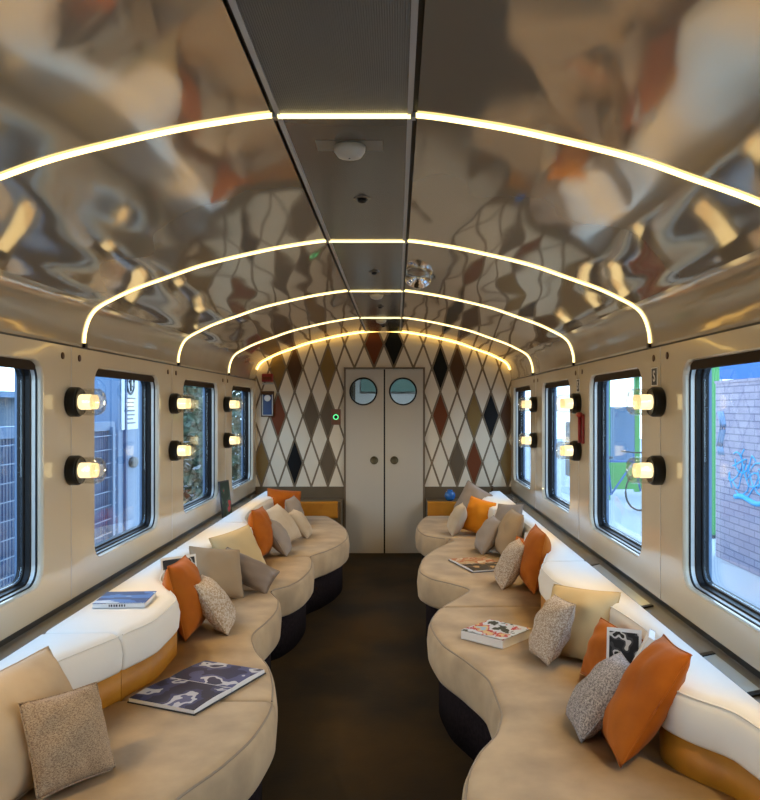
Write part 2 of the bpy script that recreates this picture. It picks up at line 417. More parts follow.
for side, X, nm in ((-1, XL, 'left'), (1, XR, 'right')):
    mb = MB(); edges = [YB]+[w+WL+(BAY-WL)/2 for w in WIN]; edges[-1] = YE
    for w, a, b in zip(WIN, edges[:-1], edges[1:]):
        hole = rrect(w, w+WL, WZ0, WZ1, .085); outl = outer_for(a, b, ZW0, ZW1, hole)
        n = len(hole)
        mb.add([(X, p[0], p[1]) for p in outl]+[(X, p[0], p[1]) for p in hole], [(i, (i+1) % n, n+(i+1) % n, n+i) for i in range(n)])
        ring_stack(mb, X, side, w, w+WL, WZ0, WZ1, [(0, 0), (.004, .004), (.007, .012), (.008, .026)], .085, [0, 0, 0])
    struct(mb.build(f'wall_{nm}', 'wall'), f'cream gloss wall with windows along the {nm} side', 'wall')
    lo = MB(); lo.box((X+side*.02, (YB+YE)/2, .32), (.04, YE-YB, .64))
    struct(lo.build('baseboard_'+nm, 'wall_low'), f'grey lower wall below the {nm} windows', 'wall')
    ga = MB(); ga.box((X+side*.012, (YB+YE)/2, .653), (.02, YE-YB, .028))
    struct(ga.build('trim_9' if side < 0 else 'trim_10', 'dark'), f'black groove under the {nm} windows', 'trim')
    # heater cover between wall and bench
    hc = MB(); xa, xb = X-side*.001, CX+side*1.165
    vs = [(xa, YB+.1, .638), (xb, YB+.1, .60), (xb, YB+.1, .0), (xa, YB+.1, .0)]
    vs += [(x, YE-.02, z) for x, _, z in vs]
    hc.add(vs, [(0, 1, 5, 4), (1, 2, 6, 5), (0, 3, 2, 1), (4, 5, 6, 7), (2, 3, 7, 6), (0, 4, 7, 3)])
    struct(hc.build('trim_11' if side < 0 else 'trim_12', 'cover'), f'grey sloping heater cover behind the {nm} bench', 'trim')
    # vertical panel joints
    pj = MB()
    for w in WIN[1:]:
        y = w-(BAY-WL)/2+.0
        pj.box((X-side*.0006, y, (ZW0+ZW1)/2), (.0016, .004, ZW1-ZW0))
    struct(pj.build('trim_13' if side < 0 else 'trim_14', 'alu'), f'fine vertical panel joints of the {nm} wall', 'trim')
    for w in WIN[1:]:
        wcount += 1
        order = {.63: 'beside the viewer', 2.19: 'nearest the viewer in the picture', 3.75: 'second along', 5.31: 'third along', 6.87: 'last before the end wall'}[w]
        root = thing(f'window_{wcount}', f'tall rounded carriage window on the {nm} wall, {order}', 'window', (X, w+WL/2, (WZ0+WZ1)/2), kind='structure')
        ox = (X, w+WL/2, (WZ0+WZ1)/2)
        def loc(mb): mb.v = [(a-ox[0], b-ox[1], c-ox[2]) for a, b, c in mb.v]; return mb
        g1 = MB(); ring_stack(g1, X, side, w, w+WL, WZ0, WZ1, [(.0075, .024), (.012, .026), (.012, .032)], .085, [0, 0]); loc(g1).build('gasket', 'rubber', root)
        g2 = MB(); ring_stack(g2, X, side, w, w+WL, WZ0, WZ1, [(.012, .031), (.011, .034), (.011, .048), (.014, .050)], .085, [0, 0, 0]); loc(g2).build('metal_frame', 'alu', root)
        g3 = MB(); ring_stack(g3, X, side, w, w+WL, WZ0, WZ1, [(.012, .048), (.018, .052), (.020, .072), (.028, .074), (.030, .100), (-.02, .102)], .085, [0]*5); loc(g3).build('inner_frame', 'rubber', root)
        g4 = MB(); lp = rrect(w+.03, w+WL-.03, WZ0+.03, WZ1-.03, .055); n = len(lp)
        g4.add([(X+side*.080, a, b) for a, b in lp]+[(X+side*.086, a, b) for a, b in lp], [tuple(range(n)), tuple(range(n, 2*n))[::-1]]+[(i, (i+1) % n, n+(i+1) % n, n+i) for i in range(n)])
        loc(g4).build('glass_pane', 'glass', root)
        g5 = MB(); g5.box((X+side*.045, w+WL/2, WZ1-.024), (.05, .96, .034)); g5.box((X+side*.024, w+WL/2, WZ1-.040), (.008, .95, .010)); loc(g5).build('roller_blind', 'brown_blind', root, bevel=.004)
# outer skin keeps daylight out of the wall cavity, above and below the glazing
sk = MB()
for side, X in ((-1, XL), (1, XR)):
    sk.box((X+side*.115, (YB+YE)/2, WZ1+.18), (.02, YE-YB, .36)); sk.box((X+side*.115, (YB+YE)/2, WZ0-.45), (.02, YE-YB, .90))
    for a, b in zip([YB]+[w+WL for w in WIN], WIN+[YE]):
        sk.box((X+side*.115, (a+b)/2, (WZ0+WZ1)/2), (.02, b-a, WZ1-WZ0+.02))
sk.box((CX, (YB+YE)/2, 2.43), (2.95, YE-YB, .04))
for side in (-1, 1): sk.box((CX+side*1.42, (YB+YE)/2, 2.25), (.04, YE-YB, .36))
struct(sk.build('wall_outer', 'fence_flat'), 'steel outer skin of the carriage', 'wall')
rb = MB(); rb.box((CX, YB-.03, 1.2), (2.9, .06, 2.5)); struct(rb.build('wall_back', 'wall'), 'cream bulkhead behind the viewer', 'wall')

# ---- end wall with diamond inlay
def clip(poly, a, b):           # keep the left side of the directed line a->b
    out = []
    for i in range(len(poly)):
        p, q = poly[i], poly[(i+1) % len(poly)]
        dp = (b[0]-a[0])*(p[1]-a[1])-(b[1]-a[1])*(p[0]-a[0]); dq = (b[0]-a[0])*(q[1]-a[1])-(b[1]-a[1])*(q[0]-a[0])
        if dp >= 0: out.append(p)
        if dp*dq < 0:
            t = dp/(dp-dq); out.append((p[0]+(q[0]-p[0])*t, p[1]+(q[1]-p[1])*t))
    return out
archpoly = [(CX+dx, z) for dx, z in SP][::-1]; archpoly = [(CX+1.35, .70)]+archpoly+[(CX-dx, z) for dx, z in SP[1:]]+[(CX-1.35, .70)]
DX0, DX1, DZ = -.54, .275, 1.948
ew = MB()
ew.box(((XL-.1+DX0)/2, YE+.05, 1.2), (DX0-XL+.1, .1, 2.5), 0); ew.box(((XR+.1+DX1)/2, YE+.05, 1.2), (XR+.1-DX1, .1, 2.5), 0); ew.box(((DX0+DX1)/2, YE+.05, (DZ+2.45)/2), (DX1-DX0, .1, 2.45-DZ), 0)
S = .01059
def px2x(p): return (p-397)*S
def px2z(p): return 1.546-(p-407)*S
names = {'cream': 1, 'rust': 2, 'black': 3, 'brown': 4, 'ochre': 5, 'taupe': 6}
special = {}
def put_diamond(cx, cz, w, zone, colour):
    h = .502; g = .011
    poly = [(cx+w/2-g, cz), (cx, cz+h/2-g*2.6), (cx-w/2+g, cz), (cx, cz-h/2+g*2.6)]
    za, zb, zl = zone
    for a, b in (((za, 0), (za, 3)), ((zb, 3), (zb, 0)), ((-9, zl), (9, zl))):
        # keep right of left edge, left of right edge, above the lower edge
        if a[0] == za and b[0] == za: poly = clip(poly, b, a)
        elif a[0] == zb and b[0] == zb: poly = clip(poly, b, a) if False else clip(poly, (zb, 0), (zb, 3))
        else: poly = clip(poly, a, b)
        if len(poly) < 3: return
    for i in range(len(archpoly)):
        poly = clip(poly, archpoly[i], archpoly[(i+1) % len(archpoly)])
        if len(poly) < 3: return
    n = len(poly); y0, y1 = YE, YE-.006
    ew.add([(x, y1, z) for x, z in poly]+[(x, y0, z) for x, z in poly], [tuple(range(n))]+[(i, n+i, n+(i+1) % n, (i+1) % n) for i in range(n)], names[colour])
ZBOT = px2z(486.5)
rowA, half = 368.0, 23.7
xl0, wl_ = px2x(344.6), 16.65*S
xr0, wr_ = px2x(423.5), 16.85*S
wm_ = 19.65*S
Lc = {(0, 3): 'brown', (0, 1): 'ochre', (0, 4): 'ochre', (2, 2): 'taupe', (2, 1): 'taupe', (2, 4): 'rust', (4, 5): 'ochre', (4, 3): 'black', (4, 1): 'taupe'}
Rc = {(0, 1): 'black', (0, 2): 'brown', (2, 1): 'rust', (2, 3): 'ochre', (2, 4): 'black', (2, 5): 'brown', (4, 2): 'taupe', (4, 3): 'rust', (4, 5): 'ochre'}
studs = []
for r in range(-3, 7):
    z = px2z(rowA+half*r)
    for k in range(-1, 8):
        off = .0 if r % 2 == 0 else .5
        put_diamond(xl0-wl_*(k+off), z, wl_, (XL-.1, xl0, ZBOT), Lc.get((r, k), 'cream'))
        put_diamond(xr0+wr_*(k+off), z, wr_, (xr0, XR+.1, ZBOT), Rc.get((r, k), 'cream'))
        studs += [(xl0-wl_*(k+off+.5), z, 'l'), (xr0+wr_*(k+off+.5), z, 'r')]
    if r < 1:
        for k in range(-1, 6):
            off = 0 if r % 2 == 0 else .5
            c = 'cream'
            if r == -1 and k == 1: c = 'rust'
            if r == -1 and k == 2: c = 'black'
            put_diamond(xl0+wm_*(k+off), z, wm_, (xl0, xr0, DZ), c)
            studs.append((xl0+wm_*(k+off+.5), z, 'm'))
seen = set()
for x, z, zn in studs:
    if zn == 'l' and x > xl0+.01: continue
    if zn == 'r' and x < xr0-.01: continue
    if zn == 'm' and not (xl0-.01 < x < xr0+.01 and z > DZ): continue
    if abs(x-CX) > 1.33 or z < ZBOT or z > prof_z(x-CX)-.02 or (round(x, 2), round(z, 2)) in seen: continue
    seen.add((round(x, 2), round(z, 2)))
    ew.lathe([(.016, 0), (.014, .008), (.006, .011)], 10, 0, (x, YE, z), True, Matrix.Rotation(PI/2, 3, 'X'))
struct(ew.build('wall_end', ['inlay_base']+['inlay_'+k for k in ('cream', 'rust', 'black', 'brown', 'ochre', 'taupe')]), 'end wall inlaid with cream and coloured diamonds', 'wall')
# lower olive brown panels
for a, b, k in ((XL, DX0-.02, 'left'), (DX1+.02, XR, 'right')):
    mb = MB(); mb.box(((a+b)/2, YE-.014, ZBOT/2), (b-a, .028, ZBOT)); struct(mb.build('trim_15' if k == 'left' else 'trim_16', 'walnut', bevel=.003), f'olive brown dado panel {k} of the doors', 'trim')
# door frame and doors
mb = MB(); mb.box((DX0-.01, YE-.02, DZ/2), (.02, .04, DZ)); mb.box((DX1+.01, YE-.02, DZ/2), (.02, .04, DZ)); mb.box(((DX0+DX1)/2, YE-.02, DZ+.008), (DX1-DX0+.04, .04, .016))
struct(mb.build('trim_17', 'door_frame'), 'brown frame around the double doors', 'trim')
mid = (DX0+DX1)/2
for k, (a, b, px, hx, nm) in enumerate(((DX0, mid-.006, 363.5, 374.3, 'left'), (mid+.006, DX1, 403, 394.3, 'right'))):
    root = thing(f'door_{k+1}', f'tall grey beige {nm} hand door leaf with round porthole', 'door', ((a+b)/2, YE-.02, 0), kind='structure')
    c = (a+b)/2
    X90 = Matrix.Rotation(PI/2, 3, 'X')
    x, z = px2x(px)-c, px2z(391.5)
    lf = MB(); hw = (b-a-.004)/2; N = 48; fr = []; ho = []
    for i in range(N):
        t = 2*PI*i/N; ho.append((x+.138*math.cos(t), z+.138*math.sin(t)))
        dx_, dz_ = math.cos(t), math.sin(t); k_ = .155/max(abs(dx_), abs(dz_)); fr.append((x+k_*dx_, z+k_*dz_))
    for yy in (-.018, .018):
        lf.add([(p[0], yy, p[1]) for p in fr]+[(p[0], yy, p[1]) for p in ho], [(i, (i+1) % N, N+(i+1) % N, N+i) for i in range(N)])
    lf.add([(p[0], -.018, p[1]) for p in ho]+[(p[0], .018, p[1]) for p in ho], [(i, (i+1) % N, N+(i+1) % N, N+i) for i in range(N)])
    z0, z1 = .005, DZ-.005
    lf.box((0, 0, (z0+z-.155)/2), (2*hw, .036, z-.155-z0)); lf.box((0, 0, (z1+z+.155)/2), (2*hw, .036, z1-z-.155))
    lf.box(((-hw+x-.155)/2, 0, z), (x-.155+hw, .036, .31)); lf.box(((hw+x+.155)/2, 0, z), (hw-x-.155, .036, .31))
    lf.build('door_leaf', 'door', root)
    MB().lathe([(.148, .016), (.148, .026), (.137, .030), (.132, .022), (.132, -.02)], 40, 0, (x, 0, z), True, X90, cap=False).build('porthole_ring', 'black_metal', root)
    MB().lathe([(.136, .004), (.136, .009)], 40, 0, (x, 0, z), False, X90).build('porthole_glass', 'glass', root)
    x, z = px2x(hx)-c, px2z(460)
    MB().lathe([(.043, .016), (.043, .024), (.036, .026), (.033, .020), (.018, .019)], 28, 0, (x, 0, z), True, X90).build('flush_handle', 'handle_olive', root)
mb = MB(); mb.box((mid, YE-.03, DZ/2), (.016, .016, DZ-.01)); struct(mb.build('trim_18', 'rubber'), 'black rubber seal between the two door leaves', 'trim')

# vestibule seen through the portholes
vb = MB(); vb.box((mid, 9.65, 1.2), (1.5, .06, 2.4)); vb.box((-.93, 8.9, 1.2), (.06, 1.5, 2.4)); vb.box((.66, 8.9, 1.2), (.06, 1.5, 2.4)); vb.box((mid, 8.9, 2.33), (1.6, 1.5, .05)); vb.box((mid, 8.9, -.03), (1.6, 1.5, .06))
struct(vb.build('wall_vestibule', 'white_paint'), 'pale vestibule walls seen through the portholes', 'wall')
vt = MB(); vt.box((.02, 9.60, 1.95), (.95, .04, .42)); struct(vt.build('trim_19', 'teal'), 'grey green panel high on the vestibule wall', 'trim')
vc = thing('vestibule_cupboard', 'dark brown tall cupboard seen through the left porthole', 'cupboard', (-.66, 9.05, 0)); MB().box((0, 0, 1.1), (.30, .5, 2.2)).build('cupboard_body', 'brown_blind', vc); MB().box((.16, -.1, 1.2), (.02, .02, .3)).build('handle', 'alu', vc)
vl = thing('vestibule_fill_lamp', 'flat white ceiling lamp added to light the vestibule behind the doors', 'ceiling light', (mid, 8.75, 2.30)); MB().box((0, 0, .004), (.62, .42, .012)).build('lamp_frame', 'alu', vl); MB().box((0, 0, -.006), (.58, .38, .01)).build('diffuser', 'cool_glow', vl)  # unseen lamp, added to brighten the view through the portholes

# ---- light arches
def arch(y, label, glow='arch_glow', w=.022, off=.007, cove=False):
    root = thing('arch_light', label, 'ceiling light', (CX, y, 1.85), group='light arches across the ceiling')
    def strip(pts, mirror):
        mb = MB(); vs = []; n = len(pts)
        for i, (dx, z) in enumerate(pts):
            a = pts[max(0, i-1)]; b = pts[min(n-1, i+1)]
            t = Vector((b[0]-a[0], 0, b[1]-a[1])).normalized(); nn = Vector((t.z, 0, -t.x))
            if nn.z > 0: nn = -nn
            if abs(t.z) > .97 and nn.x > 0: nn = -nn
            for d, q in ((0, -w/2), (off, -w/2+.002), (off, w/2-.002), (0, w/2)):
                vs.append((mirror*(dx+nn.x*d), q, z+nn.z*d-1.85))
        fs = [(i*4+k, i*4+k+1, (i+1)*4+k+1, (i+1)*4+k) for i in range(n-1) for k in range(3)]
        fs += [(0, 1, 2, 3), ((n-1)*4, (n-1)*4+1, (n-1)*4+2, (n-1)*4+3)]
        mb.add(vs, fs, 0, False); return mb
    for m in (-1, 1):
        strip(prof_between(SE+.004, 1.349)+[(1.349, 1.846)], m).build('light_strip', glow, root)
        e = MB(); e.box((m*1.343, 0, -.012), (.014, w+.006, .022)); e.build('end_cap', 'black_metal', root)
        e = MB(); e.box((m*(SE+.001), 0, prof_z(SE)-.006-1.85), (.014, w+.004, .014)); e.build('joint_clip', 'alu', root)
    pts = [(-SE+.006, 2.335), (SE-.006, 2.335)]
    mb = MB(); mb.box((0, 0, 2.335-1.85), (2*SE-.012, w, off)); mb.build('light_strip', glow, root)
    return root
for y, lb in zip(ARCH_Y, ('glowing light arch nearest the viewer, cut by both picture edges', 'second glowing light arch, ending beside the first lamp pairs', 'third glowing light arch, ending beside the middle lamp pairs', 'fourth and smallest glowing light arch, nearest the end wall')):
    arch(y, lb)
# amber cove light following the vault at the end wall
cv = MB(); pts = prof_between(.0, 1.335); allp = [(-a, b) for a, b in pts[::-1]]+pts[1:]
vs = []; n = len(allp)
for i, (dx, z) in enumerate(allp):
    a = allp[max(0, i-1)]; b = allp[min(n-1, i+1)]; t = Vector((b[0]-a[0], b[1]-a[1])).normalized(); nn = Vector((t.y, -t.x))
    for d, q in ((.002, YE-.055), (.011, YE-.05), (.011, YE-.042), (.002, YE-.04)): vs.append((CX+dx+nn.x*d, q, z+nn.y*d))
cv.add(vs, [(i*4+k, i*4+k+1, (i+1)*4+k+1, (i+1)*4+k) for i in range(n-1) for k in range(3)]+[(0, 1, 2, 3), ((n-1)*4, (n-1)*4+1, (n-1)*4+2, (n-1)*4+3)])
tag(cv.build('cove_light', 'cove_glow'), 'amber cove light strip following the vault above the diamond wall', 'ceiling light')

# ================================================================== THE BENCHES
RF = [(.2, .5), (.6, .42), (1.2, .25), (1.9, .16), (2.24, .193), (2.414, .244), (2.595, .331), (2.771, .365), (3.04, .36), (3.283, .294), (3.567, .192), (3.864, .158),
      (4.124, .21), (4.46, .37), (4.60, .425), (4.74, .34), (4.9, .205), (5.126, .142), (5.44, .163), (5.785, .244), (6.08, .36), (6.30, .46), (6.43, .32), (6.56, .225), (6.94, .172), (7.4, .221), (7.70, .29)]
LF = [(.2, -.45), (.6, -.5), (1.2, -.72), (1.7, -.72), (2.125, -.6135), (2.353, -.52), (2.579, -.463), (2.767, -.449), (2.943, -.468), (3.209, -.526), (3.5, -.645), (3.70, -.688), (3.9, -.66), (4.12, -.642),
      (4.34, -.665), (4.57, -.74), (4.70, -.66), (4.935, -.597), (5.2, -.578), (5.45, -.597), (5.61, -.625), (5.84, -.53), (6.148, -.44), (6.42, -.41), (6.8, -.44), (7.24, -.546), (7.70, -.70)]
RBK = [(.2, .9), (1.0, .86), (1.7, .945), (1.95, .96), (2.12, .94), (2.25, .855), (2.36, .815), (2.5, .86), (2.65, .92), (2.9, .945), (3.2, .92), (3.5, .835), (3.8, .758), (4.0, .755), (4.25, .81),
       (4.55, .89), (4.85, .935), (5.2, .945), (5.6, .935), (5.9, .91), (6.2, .85), (6.5, .77), (6.8, .745), (7.14, .80), (7.45, .89), (7.70, .93)]
LBK = [(.2, -1.15), (1.0, -1.05), (1.6, -1.18), (2.0, -1.24), (2.32, -1.21), (2.6, -1.12), (2.87, -1.02), (3.1, -.962), (3.34, -.965), (3.6, -1.07), (3.8, -1.17), (4.1, -1.215), (4.5, -1.17), (4.8, -1.07),
       (5.1, -1.0), (5.35, -1.015), (5.6, -1.09), (5.95, -1.18), (6.4, -1.21), (6.8, -1.2), (7.3, -1.15), (7.70, -1.12)]
OUTER = 1.178
def run(curve, y0, y1, side):
    f = pchip(curve); ys = [y0, y0+.004, y0+.01, y0+.018, y0+.028]; y = y0+.045
    while y < y1-.045: ys.append(y); y += .03
    ys += [y1-.028, y1-.018, y1-.01, y1-.004, y1]
    P = [Vector((f(t), t)) for t in ys]; N = []
    for i in range(len(P)):
        a = P[max(0, i-1)]; b = P[min(len(P)-1, i+1)]; t = (b-a).normalized()
        n = Vector((t.y, -t.x))
        if n.x*side < 0: n = -n          # towards the wall
        N.append(n)
    return ys, P, N
def band(curve, y0, y1, side, prof, back, zb, er=.012, back_curve=None):
    """solid with a swept front profile (inset, z) and a flat top back to x=back"""
    ys, P, N = run(curve, y0, y1, side); mb = MB(); vs = []; m = len(prof)+2
    bf = pchip(back_curve) if back_curve else None
    for y, p, n in zip(ys, P, N):
        s = min(y-y0, y1-y); k = 0 if s > .028 else 1-math.sqrt(max(0, 1-(1-s/.028)**2)); 
        for ins, z in prof:
            q = p+n*(ins+er*k*.6); yy = max(y0, min(y1, q.y)); vs.append((q.x, yy, z-er*k*(1 if z > prof[0][1]+.05 else 0)))
        bx = bf(y)+side*.03 if bf else back
        vs.append((bx, y, prof[-1][1]-er*k)); vs.append((bx, y, prof[0][1]))
    r = len(ys)
    fs = [(i*m+k, i*m+(k+1) % m, (i+1)*m+(k+1) % m, (i+1)*m+k) for i in range(r-1) for k in range(m)]
    mb.add(vs, fs, 0, True)
    mb.add(vs[:m], [tuple(range(m))], 0, False); mb.add(vs[-m:], [tuple(range(m))], 0, False)
    return mb
def rounded(z0, z1, r, steps=6, bulge=.0, r2=None):
    out = [(.006, z0), (.0, z0+.012)]
    if bulge: out += [(-bulge, (z0+z1)/2)]
    for i in range(steps+1):
        a = PI/2*i/steps; out.append((r*(1-math.cos(a)), z1-r+r*math.sin(a)))
    return out
def edge_tube(curve, y0, y1, side, ins, z, r):
    ys, P, N = run(curve, y0+.012, y1-.012, side)
    return MB().tube([((p+n*ins).x, max(y0+.008, min(y1-.008, (p+n*ins).y)), z) for p, n in zip(P, N)], r, 6)
def sofa(side, F, B, y0, y1, label):
    o = CX+side*OUTER
    root = thing('bench_sofa', label, 'sofa', (0, 0, 0), group='winding upholstered bench units')
    ob = ((o+CX)/2, (y0+y1)/2, 0); root.location = ob
    def fin(mb, name, m):
        mb.v = [(a-ob[0], b-ob[1], c-ob[2]) for a, b, c in mb.v]
        ob_ = mb.build(name, m, root); return ob_
    g = .0015
    c = fin(band(F, y0+g, y1-g, side, rounded(.262, SEAT, .045, bulge=.006), None, 0, back_curve=B), 'seat_cushion', 'seat')
    p = fin(edge_tube(F, y0, y1, side, .014, SEAT-.012, .0042), 'piping', 'piping'); p.parent = c
    fin(band([(a, b+side*.055) for a, b in F], y0+g, y1-g, side, [(0, .0), (0, .262)], None, 0, er=0, back_curve=B), 'plinth', 'plinth')
    bk = fin(band(B, y0+g, y1-g, side, rounded(.555, .70, .05, bulge=.006), o, 0), 'backrest', 'white')
    p = fin(edge_tube(B, y0, y1, side, .013, .70-.013, .003), 'piping', 'white'); p.parent = bk
    fin(band([(a, b+side*.008) for a, b in B], y0+g, y1-g, side, [(0, .40), (0, .557)], o, 0, er=0), 'leather_band', 'leather')
    fin(band([(a, b+side*.008) for a, b in B], y0+g, y1-g, side, [(0, .0), (0, .40)], o, 0, er=0), 'back_base', 'plinth')
    return root
sofa(-1, LF, LBK, .3, 1.45, 'left bench unit beside the viewer, behind the big cream cushion')
sofa(-1, LF, LBK, 1.45, 2.85, 'left bench unit closest to the viewer, carrying the woven brown cushion')
sofa(-1, LF, LBK, 2.85, 4.55, 'left bench unit with the blue book lying on its white back')
sofa(-1, LF, LBK, 4.55, 5.60, 'short left bench unit carrying the burnt orange and grey cushion pair')
sofa(-1, LF, LBK, 5.60, 7.68, 'left bench unit against the end wall, with five cushions')
sofa(1, RF, RBK, .3, 1.9, 'right bench unit beside the viewer, mostly below the picture')
sofa(1, RF, RBK, 1.9, 4.19, 'right bench unit nearest the viewer, carrying the thick picture book')
sofa(1, RF, RBK, 4.19, 6.36, 'right middle bench unit carrying the open dark magazine')
sofa(1, RF, RBK, 6.36, 7.68, 'right bench unit against the end wall, near the blue vase')
# end consoles with a curved leather back
def console(xa, xb, label, curve):
    cx = (xa+xb)/2; root = thing('end_console', label, 'console', (cx, 7.86, 0), group='consoles closing the benches')
    MB().box((0, .01, .30), (xb-xa, .29, .56)).build('cabinet', 'walnut', root, bevel=.004)
    mb = MB(); n = len(curve); vs = []
    for x, y in curve:
        for dy, z in ((0, .42), (-.01, .44), (-.012, .575), (0, .59), (.03, .59), (.034, .42)): vs.append((x-cx, y+dy-7.86, z))
    mb.add(vs, [(i*6+k, i*6+(k+1) % 6, (i+1)*6+(k+1) % 6, (i+1)*6+k) for i in range(n-1) for k in range(6)]+[tuple(range(6)), tuple(range((n-1)*6, n*6))], 0, False)
    mb.build('leather_back', 'leather', root); return root
def arc(x0, x1, y0, y1):
    return [(x0+(x1-x0)*i/14, y0+(y1-y0)*math.sin(PI/2*i/14)) for i in range(15)]
console(-1.30, DX0-.03, 'brown end console with curved leather front, left of the doors', [(-1.25+i*.05, 7.695-.02*math.sin(PI*i/13)) for i in range(14)])
console(DX1+.03, 1.02, 'brown end console with curved leather front, right of the doors', [(.31+i*.05, 7.695-.02*math.sin(PI*i/13)) for i in range(14)])

# ================================================================== CUSHIONS
def pillow_mesh(w, h, t, seed, pinch=.10, n=22, wr=1.0):
    rnd = random.Random(seed); ph = [rnd.uniform(0, 6.28) for _ in range(8)]
    mb = MB(); vs = []
    def shape(u, v, s):
        e = (1-abs(u)**2.15)*(1-abs(v)**2.15); z = t*.54*max(0, e)**.6
        bx = 1-pinch*(1-v*v)*abs(u)**3 *0.9; bz = 1-pinch*(1-u*u)*abs(v)**3*.9
        wv = (math.sin(5*u+3*v+ph[0]+s)*.003+math.sin(9*v-4*u+ph[1]+s)*.0025+math.sin(7*u*v*2+ph[2])*.003)*wr*max(0, e)**.4
        cr = .007*wr*math.exp(-((u*.8+v*.6-.35*math.sin(ph[4]))**2)/.006)*e
        cn = 1-.012*(abs(u)*abs(v))**6
        return (u*w/2*bx*cn, -s*(z+wv-cr), v*h/2*bz*cn)
    for s in (1, -1):
        for i in range(n+1):
            for j in range(n+1):
                u = -1+2*i/n; v = -1+2*j/n
                u = math.copysign(abs(u)**.85, u); v = math.copysign(abs(v)**.85, v)
                vs.append(shape(u, v, s))
    fs = []; k = (n+1)
    for i in range(n):
        for j in range(n):
            a = i*k+j; fs.append((a, a+k, a+k+1, a+1))
            b = a+k*k; fs.append((b, b+1, b+k+1, b+k))
    mb.add(vs, fs, 0, True)
    loop = [i*k for i in range(n)]+[n*k+j for j in range(n)]+[i*k+n for i in range(n, 0, -1)]+[j for j in range(n, 0, -1)]
    return mb, [vs[i] for i in loop]
def cushion(x, y, w, h, t, yaw, lean, roll, m, label, seed, base=SEAT-.004, pinch=.06, wr=1.0, name='cushion', pip=None):
    mb, loop = pillow_mesh(w, h, t, seed, pinch, wr=wr)
    rot = Matrix.Rotation(R(yaw), 3, 'Z') @ Matrix.Rotation(R(-lean), 3, 'X') @ Matrix.Rotation(R(roll), 3, 'Y')
    zmin = min((rot @ Vector(v)).z for v in mb.v)
    o = mb.build(name, m)
    bm_weld(o)
    o.location = (x, y, base-zmin); o.rotation_euler = rot.to_euler()
    tag(o, label, 'cushion', 'loose cushions along the benches')
    p = MB().tube(loop, .0028, 6, closed=True).build('seam', pip or m, o)
    return o
def bm_weld(o):
    import bmesh
    bm = bmesh.new(); bm.from_mesh(o.data); bmesh.ops.remove_doubles(bm, verts=bm.verts, dist=.0004); bmesh.ops.recalc_face_normals(bm, faces=bm.faces); bm.to_mesh(o.data); bm.free()
# yaw 0 faces the viewer, +90 faces the right, -90 faces the left; lean tips the top backwards; roll turns it in its own plane
cushion(-1.125, 2.25, .54, .36, .17, 78, 32, 0, 'c_sand', 'big cream cushion cut by the left picture edge', 1)
cushion(-.965, 2.235, .265, .265, .11, 62, 25, 5, 'c_woven', 'woven brown and ivory cushion leaning on the big cream cushion', 2)
cushion(-1.03, 3.70, .34, .36, .17, 92, 14, 2, 'c_orange', 'burnt orange cushion beside the flecked cushion, behind the first white bulge', 3)
cushion(-.90, 3.75, .26, .30, .13, 96, 34, 3, 'c_fleck', 'tan and white flecked cushion resting against the burnt orange one', 4)
cushion(-1.03, 4.34, .32, .30, .15, 44, 30, 12, 'c_tan', 'tan linen cushion behind the taupe lumbar cushion', 5)
cushion(-.98, 4.74, .34, .34, .14, 52, 26, -8, 'c_yellow', 'straw coloured cushion half hidden behind the tan linen cushion', 6)
cushion(-.90, 4.54, .36, .18, .13, 20, 44, 34, 'c_brown', 'taupe satin lumbar cushion sloping down on the left seat', 7)
cushion(-1.0, 5.56, .32, .36, .16, 86, 8, 2, 'c_orange', 'burnt orange cushion on the left beside a warm grey cushion', 8)
cushion(-.885, 5.68, .26, .29, .13, 92, 32, 2, 'c_grey', 'warm grey cushion leaning against the left burnt orange cushion', 9)
cushion(-.94, 6.12, .40, .34, .15, 72, 38, -6, 'c_cream', 'larger cream cushion of the pair near the left end', 10)
cushion(-.82, 6.45, .24, .27, .12, 84, 38, -2, 'c_cream', 'smaller cream cushion of the pair near the left end', 11)
cushion(-1.08, 7.25, .34, .30, .14, 28, 16, 8, 'c_orange', 'burnt orange cushion in the far left corner', 12)
cushion(-.95, 7.05, .26, .27, .13, 78, 20, -3, 'c_grey', 'grey cushion leaning on the orange one in the far left corner', 13)
cushion(.785, 2.42, .30, .40, .14, -97, 33, -6, 'c_orange', 'large burnt orange cushion nearest the viewer on the right', 14)
cushion(.70, 2.60, .26, .30, .13, -93, 42, -3, 'c_melange', 'grey melange cushion beside the large orange cushion', 15)
cushion(.84, 2.99, .28, .24, .12, -70, 22, 3, 'c_orange', 'orange cushion mostly hidden behind the upright magazine on the right', 16)
cushion(.80, 3.36, .35, .32, .15, -48, 30, -4, 'c_yellow', 'big straw coloured cushion against the white right backrest', 17)
cushion(.675, 3.32, .26, .28, .13, -84, 27, -5, 'c_speck', 'tan speckled cushion in front of the big straw cushion', 18)
cushion(.83, 4.58, .30, .37, .16, -88, 10, 3, 'c_orange', 'burnt orange cushion with upright peak, middle of the right bench', 19)
cushion(.70, 4.68, .26, .31, .14, -90, 28, 0, 'c_speck', 'tan speckled cushion leaning on the peaked orange cushion', 20)
cushion(.825, 5.58, .28, .35, .15, -80, 20, 4, 'c_tan', 'tan cushion beside the grey brown cushion, right bench', 21)
cushion(.69, 5.76, .27, .29, .14, -82, 30, 3, 'c_grey', 'grey brown cushion leaning on the tan one, right bench', 22)
cushion(.86, 5.96, .32, .34, .12, -62, 18, -6, 'c_grey', 'pale grey cushion mostly hidden behind the tan cushion', 23)
cushion(.87, 5.28, .20, .18, .10, -60, 14, 5, 'c_orange', 'small orange cushion peeping between the tan and speckled cushions', 24)
